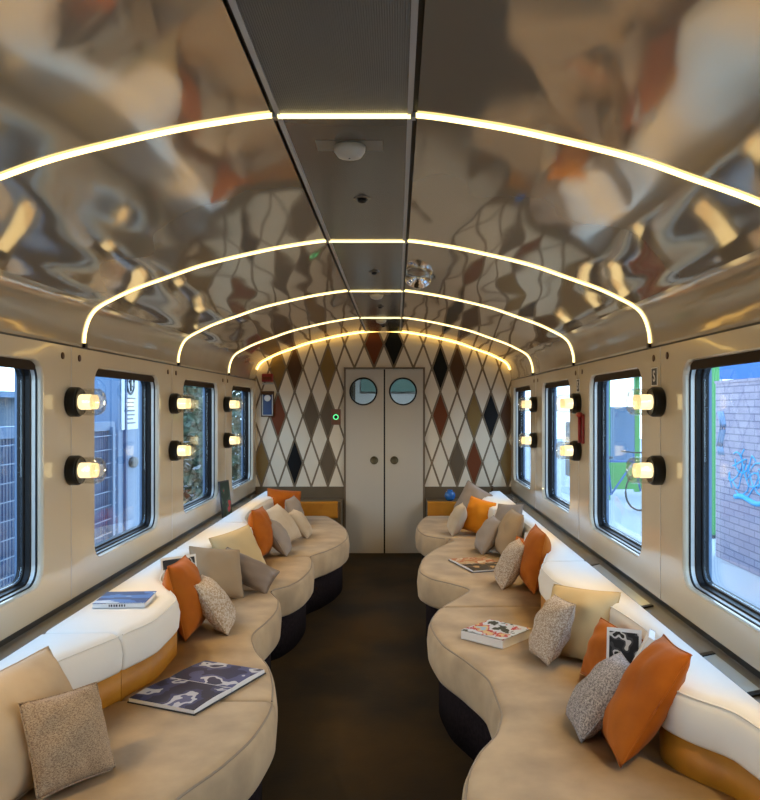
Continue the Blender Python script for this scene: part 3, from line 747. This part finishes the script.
cushion(.52, 6.56, .24, .28, .13, -88, 24, 2, 'c_cream', 'narrow cream cushion beside the bright orange cushion', 25)
cushion(.70, 6.55, .27, .30, .14, -38, 18, 10, 'c_bright', 'bright orange cushion near the far right end', 26)
cushion(.73, 7.30, .32, .30, .13, -35, 14, 24, 'c_grey', 'grey cushion with a raised corner, farthest on the right', 27)

# ================================================================== BOOKS AND SMALL THINGS
def open_book(cx, cy, z, ang, w, h, mats, label, t=.018):
    root = thing('open_magazine', label, 'magazine', (cx, cy, z), (0, 0, R(ang)))
    for s, m in ((-1, mats[0]), (1, mats[1])):
        mb = MB(); n = 10; prof = []
        for i in range(n+1):
            u = i/n; prof.append((s*(.002+u*w), .004+t*(.35+.65*math.sin(PI*min(1, .18+u*.6)))*(1-.25*u)))
        vs = []
        for x, zz in prof: vs += [(x, -h/2, zz), (x, h/2, zz), (x, h/2, .004), (x, -h/2, .004)]
        fs = []
        for i in range(n):
            for k in range(4): fs.append((i*4+k, i*4+(k+1) % 4, (i+1)*4+(k+1) % 4, (i+1)*4+k))
        fs += [(0, 1, 2, 3), (n*4, n*4+1, n*4+2, n*4+3)]
        mb.add(vs, fs, 1)
        for i, f in enumerate(mb.f):
            if i % 4 == 0 and i < n*4: mb.mi[i] = 0
        mb.build('page_block', [m, 'paper'], root)
    MB().box((0, 0, .002), (2*w+.012, h+.01, .004)).build('cover', 'dark_cover', root)
    return root
def closed_book(loc, rot, w, h, t, front, label, spine='paper', spine_marks=None, cat='book', name='book'):
    """lies flat with its cover up (local z up), spine along -y"""
    root = thing(name, label, cat, loc, rot)
    MB().box((0, .002, t/2), (w-.006, h-.008, t-.006)).build('page_block', 'paper', root)
    c = MB(); c.box((0, 0, t-.0015), (w, h, .003), 0); c.box((0, 0, .0015), (w, h, .003), 1); c.box((0, -h/2+.0015, t/2), (w, .003, t), 1)
    c.build('cover', [front, spine], root)
    if spine_marks:
        s = MB(); x = -w*.18
        for q in spine_marks: s.box((x, -h/2-.0006, t/2), (q*.8, .0012, t*.42)); x += q+.003
        s.build('spine_lettering', 'dark_cover', root)
    return root
open_book(-.768, 2.965, SEAT+.002, 67, .225, .295, ('pic_navy', 'pic_navy2'), 'open magazine with navy photographs on the left seat', .022)
closed_book((.47, 3.60, SEAT+.002), (0, 0, R(-42)), .235, .24, .042, 'pic_food', 'thick picture book with red and yellow cover on the right seat')
open_book(.565, 5.26, SEAT+.002, 108, .21, .27, ('pic_fire', 'pic_warm'), 'open magazine with dark and orange pictures, middle of the right seat', .014)
closed_book((-1.175, 3.29, .7015), (0, 0, R(4)), .215, .20, .022, 'pic_blue', 'blue book lying on top of the white left backrest', spine_marks=[.006, .008, .007, .009, .007, .008, .006])
def standing(loc, yaw, lean, w, h, t, front, label, roll=0, spine='paper', cat='magazine', name='magazine'):
    root = thing(name, label, cat, loc)
    rot = Matrix.Rotation(R(yaw), 3, 'Z') @ Matrix.Rotation(R(-lean), 3, 'X') @ Matrix.Rotation(R(roll), 3, 'Y')
    root.rotation_euler = rot.to_euler()
    MB().box((0, 0, h/2), (w-.004, t-.002, h-.004)).build('page_block', 'paper', root)
    if front != 'paper': MB().box((0, -t/2-.0012, h/2), (w-.018, .0012, h-.024)).build('cover_picture', front, root); front = 'paper' if front == 'pic_bw' else spine
    c = MB(); c.box((0, -t/2, h/2), (w, .0016, h), 0); c.box((0, t/2, h/2), (w, .0016, h), 1); c.box((-w/2, 0, h/2), (.0016, t, h), 1); c.build('cover', [front, spine], root)
    return root
standing((-1.13, 4.02, SEAT+.004), 42, 12, .20, .30, .008, 'pic_bw', 'black and white magazine standing behind the flecked cushion on the left')
standing((.845, 2.84, SEAT+.004), -22, 10, .125, .255, .008, 'pic_bw', 'black and white magazine standing behind the grey melange cushion')
standing((.80, 2.78, SEAT+.012), -20, 4, .024, .29, .15, 'paper', 'white book tilted beside the upright black and white magazine', roll=26, cat='book', name='book')
standing((.86, 4.93, SEAT+.004), -50, 12, .16, .27, .012, 'paper', 'pale book standing behind the peaked orange cushion', cat='book', name='book')
standing((-1.415, 6.34, .632), 76, 7, .17, .30, .010, 'pic_green', 'green and red magazine leaning on the left wall between the last windows', spine='dark_cover')
v = thing('vase', 'small round blue vase on the console right of the doors', 'vase', (.545, 7.83, .58))
MB().lathe([(.022, 0), (.045, .015), (.058, .05), (.050, .085), (.030, .10)], 28).build('vase_body', 'blue_glaze', v)
MB().lathe([(.030, .098), (.026, .108), (.032, .112), (.027, .112), (.022, .104)], 28, cap=False).build('rim', 'blue_glaze', v)
v = thing('candle_holder', 'small dark candle holder on the far right console', 'candle holder', (.985, 7.86, .58))
MB().lathe([(.034, 0), (.032, .012), (.010, .02), (.009, .07), (.022, .08), (.022, .10)], 20).build('holder', 'black_metal', v)
MB().lathe([(.012, .10), (.012, .15)], 12).build('candle', 'inlay_brown', v)

# ---- wall lamps
def sconce_proto():
    root = thing('wall_lamp', 'x', 'wall lamp', (0, 0, 0), group='glass wall lamps between the windows')
    MB().lathe([(.064, 0), (.068, .004), (.068, .040), (.063, .045), (.046, .046)], 32).build('base', 'black_metal', root)
    l = MB(); l.lathe([(.033, .046), (.035, .05), (.035, .094), (.030, .098)], 24); l.build('lamp_tube', 'lamp_glow', root)
    r = MB()
    for z in (.100, .108, .116): r.lathe([(.028, z), (.033, z+.002), (.033, z+.005), (.028, z+.007)], 24)
    r.build('lens', 'lens_glow', root)
    g = MB(); g.lathe([(.061, .044), (.062, .11), (.060, .134), (.050, .147), (.030, .150)], 32, cap=False)
    g.lathe([(.030, .150), (.027, .147), (.047, .143), (.056, .132), (.058, .11), (.057, .046)], 32, cap=False)
    g.lathe([(.030, .150), (.0005, .151)], 32, cap=False)
    sh = g.build('glass_shade', 'shade_glass', root)
    k = MB(); k.lathe([(.0605, .044), (.064, .047), (.0605, .052)], 32, cap=False); rr = k.build('collar', 'black_metal', sh)
    return root
BULB = 15.0
def bulb(p):
    d = bpy.data.lights.new('bulb', 'SPOT'); d.energy = BULB; d.color = (1, .68, .28); d.spot_size = R(155); d.spot_blend = .7; d.shadow_soft_size = .014
    o = bpy.data.objects.new('bulb', d); COL.objects.link(o); o.location = p
    sd = 1 if p[0] > 0 else -1; o.rotation_euler = Vector((-sd*.80, 0, -.60)).to_track_quat('-Z', 'Y').to_euler()
proto = sconce_proto(); first = True
ordn = {1.91: 'beside the viewer', 3.47: 'between the first two windows in view', 5.03: 'between the second and third windows', 6.59: 'before the last window'}
for y in (1.91, 3.47, 5.03, 6.59):
    for side, X, nm in ((-1, XL, 'left'), (1, XR, 'right')):
        for z, hl in ((1.569, 'upper'), (1.257, 'lower')):
            lab = f'{hl} round glass wall lamp on the {nm} wall, {ordn[y]}'
            loc = (X-side*.001, y, z); rot = (0, -side*PI/2, 0)
            if first: proto.location = loc; proto.rotation_euler = rot; proto['label'] = lab; first = False
            else: dup(proto, loc, rot, lab)
            bulb((X-side*.128, y, z))
# oval bolt covers at the top of the walls
bm_ = MB(); bm_.lathe([(.016, 0), (.016, .003), (.010, .004)], 16)
cover0 = None
ordb = {2.19: 'nearest', 3.75: 'second', 5.31: 'third', 6.87: 'fourth'}
for side, X, nm in ((-1, XL, 'left'), (1, XR, 'right')):
    for w in WIN[2:]:
        for d, q in ((-.38, 'nearer'), (-.20, 'farther')):
            lab = f'{q} dark round bolt cover of the pair before the {ordb[w]} {nm} window'
            if cover0 is None:
                cover0 = bm_.build('bolt_cover', 'inlay_brown'); o = cover0
            else: o = cover0.copy(); COL.objects.link(o)
            o.location = (X-side*.0008, w+d+.02, 1.775); o.rotation_euler = (0, -side*PI/2, 0)
            tag(o, lab, 'bolt cover', 'bolt covers along the tops of the walls')
# seat number plates on the right wall
def plate(y, txt, label):
    root = thing('wall_plate', label, 'sign', (XR-.0012, y, 1.688), (0, -PI/2, 0))
    MB().box((0, 0, 0), (.086, .084, .002)).build('plate_border', 'paper', root)
    MB().box((0, 0, .0008), (.078, .070, .002)).build('plate_face', 'black_paint', root)
    cu = bpy.data.curves.new('letter', 'FONT'); cu.body = txt; cu.size = .072; cu.align_x = 'CENTER'; cu.align_y = 'CENTER'; cu.extrude = .0004; cu.offset = .001
    cu.materials.append(M['paper']); t = bpy.data.objects.new('letter', cu); COL.objects.link(t)
    bpy.context.view_layer.update()
    me = bpy.data.meshes.new_from_object(t); bpy.data.objects.remove(t)
    t = bpy.data.objects.new('letter', me); COL.objects.link(t); t.parent = root; t.location = (0, 0, .0022); t.rotation_euler = (0, 0, -PI/2)
    return root
plate(3.56, 'S', 'small black lettered plate above the near right wall lamps')
plate(5.06, 'S', 'small black lettered plate above the emergency hammer')
# emergency hammer on the right wall
h = thing('emergency_hammer', 'red emergency hammer mounted beside the right middle wall lamps', 'hammer', (XR, 4.91, 1.425))
MB().box((-.008, 0, -.02), (.016, .05, .19)).build('bracket', 'red', h, bevel=.004)
MB().tube([(-.028, 0, -.11), (-.028, 0, .06)], .011, 10).build('handle', 'red', h)
m_ = MB(); m_.lathe([(.004, -.04), (.018, -.028), (.018, .028), (.004, .04)], 14, 0, (-.03, 0, .07), True, Matrix.Rotation(PI/2, 3, 'X')); m_.build('hammer_head', 'red', h)
# end wall fittings
b = thing('call_point', 'small red alarm box high on the left of the diamond wall', 'alarm', (px2x(268), YE, px2z(378)))
MB().box((0, -.03, 0), (.115, .05, .085)).build('housing', 'red', b, bevel=.006); MB().box((0, -.057, -.005), (.09, .006, .03)).build('label_strip', 'inlay_rust', b)
MB().box((0, -.02, -.06), (.12, .02, .018)).build('bracket', 'alu', b)
b = thing('control_panel', 'framed blue control panel with a white dial under the red alarm box', 'control panel', (px2x(268), YE, px2z(404)))
MB().box((0, -.02, 0), (.135, .028, .27)).build('frame', 'inlay_brown', b, bevel=.004); MB().box((0, -.036, -.01), (.09, .006, .21)).build('display', 'blue_panel', b)
MB().lathe([(.034, .038), (.034, .046), (.028, .050)], 24, 0, (0, 0, .062), True, Matrix.Rotation(PI/2, 3, 'X')).build('dial', 'paper', b)
f_ = MB(); f_.box((-.052, -.038, -.01), (.008, .006, .22)); f_.box((.052, -.038, -.01), (.008, .006, .22)); f_.box((0, -.038, -.118), (.11, .006, .008)); f_.build('trim_ring', 'alu', b)
b = thing('door_button', 'green lit door button on a red brown plate beside the doors', 'button', (px2x(336), YE, px2z(417)))
MB().box((0, -.012, 0), (.10, .012, .165)).build('plate', 'red_brown', b, bevel=.004)
MB().lathe([(.020, .018), (.020, .026), (.029, .028), (.029, .018)], 24, 0, (0, 0, 0), True, Matrix.Rotation(PI/2, 3, 'X'), cap=False).build('light_ring', 'green_led', b)
MB().lathe([(.018, .018), (.016, .025)], 20, 0, (0, 0, 0), True, Matrix.Rotation(PI/2, 3, 'X')).build('push_cap', 'black_metal', b)
# ceiling fittings
zc = 2.337
def flip(): return Matrix.Rotation(PI, 3, 'X')
def detector(y, label):
    d = thing('smoke_detector', label, 'smoke detector', (CX, y, zc), group='smoke detectors in the centre strip')
    MB().box((0, 0, .0012), (.20, .09, .004)).build('mounting_plate', 'plate_grey', d)
    MB().lathe([(.048, .004), (.047, .018), (.036, .034), (.012, .042)], 28, 0, (0, 0, 0), True, flip()).build('dome', 'detector', d)
    k = MB()
    for q in (-.022, 0, .022): k.ellipsoid((0, -.018+q*.4, -.033-q*.25), (.005, .005, .005), 10, 6)
    k.build('sensor_dots', 'black_metal', d)
for y, lb in ((2.30, 'ivory dome detector just beyond the nearest light arch'), (5.30, 'ivory dome detector just beyond the third light arch'), (6.84, 'ivory dome detector closest to the end wall')): detector(y, lb)
def spot(y, label):
    d = thing('ceiling_spot', label, 'spotlight', (CX+.01, y, zc), group='small dark spots in the centre strip')
    MB().lathe([(.034, .0), (.032, .004), (.022, .005), (.020, -.004)], 24, 0, (0, 0, 0), True, flip(), cap=False).build('bezel', 'strip_smooth', d)
    MB().lathe([(.018, .004), (.016, .014), (.006, .018)], 20, 0, (0, 0, 0), True, flip()).build('lens', 'black_metal', d)
for y, lb in ((2.88, 'small dark ceiling spot between the first two arches'), (4.45, 'small dark ceiling spot between the second and third arches'), (5.97, 'small dark ceiling spot between the third and fourth arches'), (7.38, 'small dark ceiling spot nearest the end wall')): spot(y, lb)
d = thing('mirror_dome', 'shiny rounded mirror fitting on the ceiling right of the centre strip', 'ceiling fitting', (.125, 4.48, 2.335))
mb = MB(); mb.ellipsoid((0, 0, -.035), (.078, .07, .058), 40, 24); mb.build('mirror', 'chrome', d)
MB().box((.0, .13, -.004), (.11, .03, .012)).build('bracket', 'black_metal', d, bevel=.003)
# glazed slots in the right heater cover, sky light painted in as pale blue
for y0, y1, lb in ((2.44, 2.80, 'nearer'), (3.50, 4.40, 'farther')):
    d = thing('cover_slot', f'{lb} glazed slot with painted sky light in the cover behind the right bench', 'vent', (1.150, (y0+y1)/2, .6275), (0, R(-12.3), 0))
    L = y1-y0
    MB().box((0, 0, .002), (.045, L, .004)).build('glazing', 'slot', d)
    for s in (-1, 1): MB().box((0, s*(L/2+.012), .004), (.05, .03, .008)).build('end_bracket', 'black_metal', d, bevel=.002)

# ================================================================== OUTSIDE
g = MB(); g.box((11.3, 12, -.25), (19.4, 60, .1)); struct(g.build('ground_right', 'ground'), 'pale paved station platform right of the train', 'ground')
g = MB(); g.box((-11.6, 12, -.75), (19.4, 60, .1)); struct(g.build('ground_left', 'ballast'), 'grey ballast left of the train', 'ground')
# left: ribbed steel fence with wires
f = thing('steel_fence', 'blue ribbed steel fence with pale wires outside the left windows', 'fence', (-3.0, 4.65, -.7))
MB().box((0, 0, 1.0), (.05, 6.6, 2.0)).build('ribbed_sheet', 'fence_blue', f)
MB().box((.0, 0, 2.05), (.10, 6.6, .09)).build('top_rail', 'fence_flat', f)
w_ = MB()
for i in range(13): w_.tube([(.06, -3.3, .25+i*.142), (.06, 3.3, .25+i*.142)], .006, 6)
w_.build('wires', 'wire', f)
for y in (-1.6, 0, 1.6, 3.2): MB().box((.05, y, 1.02), (.06, .06, 2.04)).build('post', 'fence_flat', f)
p = thing('relay_cabinet', 'tall grey blue trackside cabinet behind the second left window', 'cabinet', (-3.1, 8.62, -.7))
MB().box((0, 0, 1.75), (.3, 1.15, 3.5)).build('body', 'fence_flat', p, bevel=.01)
MB().lathe([(.06, 0), (.06, .03), (.04, .04)], 20, 0, (.15, -.6+.03, 1.63), True, Matrix.Rotation(PI/2, 3, 'Y') @ Matrix.Diagonal((1, 2.0, 1))).build('handle', 'black_paint', p)
for v_ in p.children[1].data.vertices: v_.co.y = -.15+(v_.co.y+.57)
MB().box((.16, -.40, 1.75), (.03, .05, 3.5)).build('edge_strip', 'fence_blue', p)
s = thing('notice_sign', 'white warning notice with black circle sign on the grey blue cabinet', 'sign', (-2.94, 8.36, 1.70))
MB().box((0, 0, 0), (.012, .50, .80)).build('board', 'white_paint', s)
cts = [(.008, .11*math.cos(2*PI*i/24), .10+.11*math.sin(2*PI*i/24)) for i in range(24)]
MB().tube(cts, .014, 6, closed=True).build('circle_mark', 'black_paint', s)
k = MB(); k.tube([(.008, 0, .02), (.008, 0, .18)], .016, 6); k.tube([(.008, -.05, .13), (.008, .05, .07)], .012, 6); k.build('hand_mark', 'black_paint', s)
k = MB()
for i in range(7): k.box((.0065, -.02*(i % 2), -.06-i*.045), (.003, .33-.05*(i % 3), .016))
k.build('text_lines', 'black_paint', s)
bl = thing('trackside_building', 'long low grey blue building beyond the steel fence', 'building', (-7.5, 9, -.7))
MB().box((0, 0, 1.2), (2, 16, 2.4)).build('wall', 'slab', bl); MB().box((.1, 0, 2.45), (2.3, 16.2, .1)).build('roof', 'fence_flat', bl)
def bush(x, y, z0, rx, ry, rz, label, n=900, blossoms=220, seed=0):
    rnd = random.Random(seed); root = thing('flowering_bush', label, 'bush', (x, y, z0), group='bushes beyond the left windows')
    def leafset(n, sz, m, name, lim):
        mb = MB()
        for _ in range(n):
            a = rnd.uniform(0, 2*PI); t = math.acos(rnd.uniform(-1, 1)); q = rnd.uniform(.55, 1.05)*(1+.2*math.sin(3*a+seed)*math.sin(4*t))
            c = Vector((rx*q*math.sin(t)*math.cos(a), ry*q*math.sin(t)*math.sin(a), rz+rz*q*math.cos(t)))
            if c.z > lim*rz: continue
            e = Euler((rnd.uniform(0, 6), rnd.uniform(0, 6), rnd.uniform(0, 6))).to_matrix(); s = sz*rnd.uniform(.6, 1.3)
            vs = [e @ Vector(p)*s+c for p in ((0, -1, 0), (.45, -.2, .1), (.35, .5, .05), (0, 1, -.1), (-.35, .5, .05), (-.45, -.2, .1))]
            mb.add(vs, [(0, 1, 2, 3), (0, 3, 4, 5)])
        o = mb.build(name, m, root); o['kind'] = 'stuff'
    leafset(n, .10, 'leaf', 'foliage', 9); 
    if blossoms: leafset(blossoms, .05, 'blossom', 'blossoms', 1.1)
    k = MB()
    for i in range(7):
        a = 2*PI*i/7; k.tube([(0, 0, 0), (.3*rx*math.cos(a), .3*ry*math.sin(a), rz*.7), (.7*rx*math.cos(a), .7*ry*math.sin(a), rz*1.3)], [.05, .035, .015], 6)
    k.build('branches', 'bark', root)
bush(-3.5, 11.2, -.7, .85, 1.2, 1.35, 'dark bush with white blossoms behind the third left window', 2600, 700, 1)
bush(-3.9, 14.4, -.7, 1.1, 1.5, 1.5, 'leafy bush with few blossoms behind the last left window', 2600, 260, 2)
bush(-4.3, 18.5, -.7, 1.3, 2.0, 1.9, 'tall leafy bush farthest beyond the left windows', 2600, 120, 3)
# right: brick wall with graffiti
bw = thing('brick_wall', 'mauve brick wall with cyan graffiti outside the right windows', 'wall', (3.85, 6.37, -.2))
MB().box((0, 0, 1.01), (.24, 5.06, 2.02)).build('brickwork', 'brick', bw)
MB().box((0, 0, 2.035), (.26, 5.08, .03)).build('coping', 'brick', bw)
gr = MB(); rnd = random.Random(4)
for i in range(9):
    y = 2.04-i*.12; pts = []
    for k in range(14):
        t = k/13; pts.append((-.121, y+.16*math.sin(6*t+i)+.05*math.cos(13*t), 1.02+.34*(t-.5)+.10*math.sin(9*t+i*1.7)))
    gr.tube(pts, .009, 6)
gr.tube([(-.121, 2.0-.1*i, .76+.02*math.sin(i)) for i in range(12)], .03, 6)
gr.build('graffiti', 'graffiti', bw)
gr = MB()
for i in range(3):
    gr.tube([(-.121, 2.42-i*.06+.04*math.sin(k), 1.20+k*.07) for k in range(8)], .018, 6)
gr.build('faded_graffiti', 'graffiti_grey', bw)
ck = thing('station_clock', 'round white station clock on a post above the brick wall', 'clock', (8.3, 20, -.2))
MB().lathe([(.06, 0), (.05, 2.3)], 14).build('post', 'black_paint', ck)
X90 = Matrix.Rotation(PI/2, 3, 'X')
MB().lathe([(.24, -.05), (.24, .06), (.21, .065)], 32, 0, (0, 0, 2.5), True, X90).build('case', 'blue_paint', ck)
MB().lathe([(.205, .064), (.205, .070)], 32, 0, (0, 0, 2.5), False, X90).build('dial', 'white_paint', ck)
k = MB(); k.tube([(0, -.075, 2.5), (.10, -.075, 2.60)], .012, 6); k.tube([(0, -.075, 2.5), (-.05, -.075, 2.40)], .014, 6); k.build('hands', 'black_paint', ck)
sb = thing('station_board', 'blue station board on posts above the brick wall', 'sign', (7.6, 16.5, -.2))
MB().box((0, 0, 2.62), (1.7, .10, .55)).build('panel', 'blue_paint', sb)
for x in (-.7, .7): MB().lathe([(.05, 0), (.05, 2.4)], 12, 0, (x, 0, 0)).build('post', 'black_paint', sb)
kk = thing('green_kiosk', 'bright green framed shelter on the platform to the right', 'shelter', (4.45, 15.0, -.2))
for x, y in ((-.5, -.7), (.5, -.7), (-.5, .7), (.5, .7)): MB().box((x, y, 1.2), (.10, .10, 2.4)).build('post', 'green_paint', kk)
MB().box((0, 0, 2.45), (1.3, 1.7, .16)).build('roof', 'green_paint', kk); MB().box((0, .68, 1.15), (.9, .04, 1.2)).build('back_panel', 'fence_flat', kk)
MB().box((0, -.7, .45), (.95, .06, .5)).build('front_panel', 'green_paint', kk)
gp = thing('green_post', 'slim green post beside the brick wall', 'post', (4.25, 10.2, -.2)); MB().box((0, 0, 1.2), (.11, .11, 2.4)).build('shaft', 'green_paint', gp); MB().box((0, 0, .02), (.24, .24, .04)).build('base_plate', 'black_paint', gp)
gp = thing('white_column', 'broad white platform column seen in the second right window', 'column', (4.2, 12.3, -.2)); MB().lathe([(.18, 0), (.16, .1), (.15, 3.6)], 24).build('shaft', 'white_paint', gp); MB().box((0, 0, 3.68), (.5, .5, .16)).build('capital', 'white_paint', gp)
gp = thing('litter_bin', 'dark box on the platform seen in the third right window', 'bin', (3.0, 12.6, -.2)); MB().box((0, 0, 1.05), (.35, .35, .9)).build('body', 'black_paint', gp, bevel=.02); MB().box((0, 0, .3), (.12, .12, .6)).build('stand', 'black_paint', gp)
bk = thing('bicycle', 'dark parked bicycle on the platform right of the train', 'bicycle', (3.62, 12.5, -.2), (0, 0, R(25)))
for x in (-.5, .5): MB().tube([(x+.32*math.cos(2*PI*i/28), 0, .34+.32*math.sin(2*PI*i/28)) for i in range(28)], .016, 6, closed=True).build('wheel', 'black_paint', bk)
k = MB(); A, B_, C_, D_ = (-.5, 0, .34), (-.12, 0, .32), (-.2, 0, .86), (.36, 0, .84)
for a, b2 in ((A, B_), (B_, C_), (C_, A), (C_, D_), (B_, D_), (D_, (.5, 0, .34)), (D_, (.34, 0, .98))): k.tube([a, b2], .016, 6)
k.build('frame', 'blue_paint', bk); MB().tube([(.30, -.24, 1.0), (.34, 0, .99), (.30, .24, 1.0)], .013, 6).build('handlebar', 'black_paint', bk); MB().ellipsoid((-.22, 0, .92), (.13, .07, .035), 14, 8).build('saddle', 'black_paint', bk)
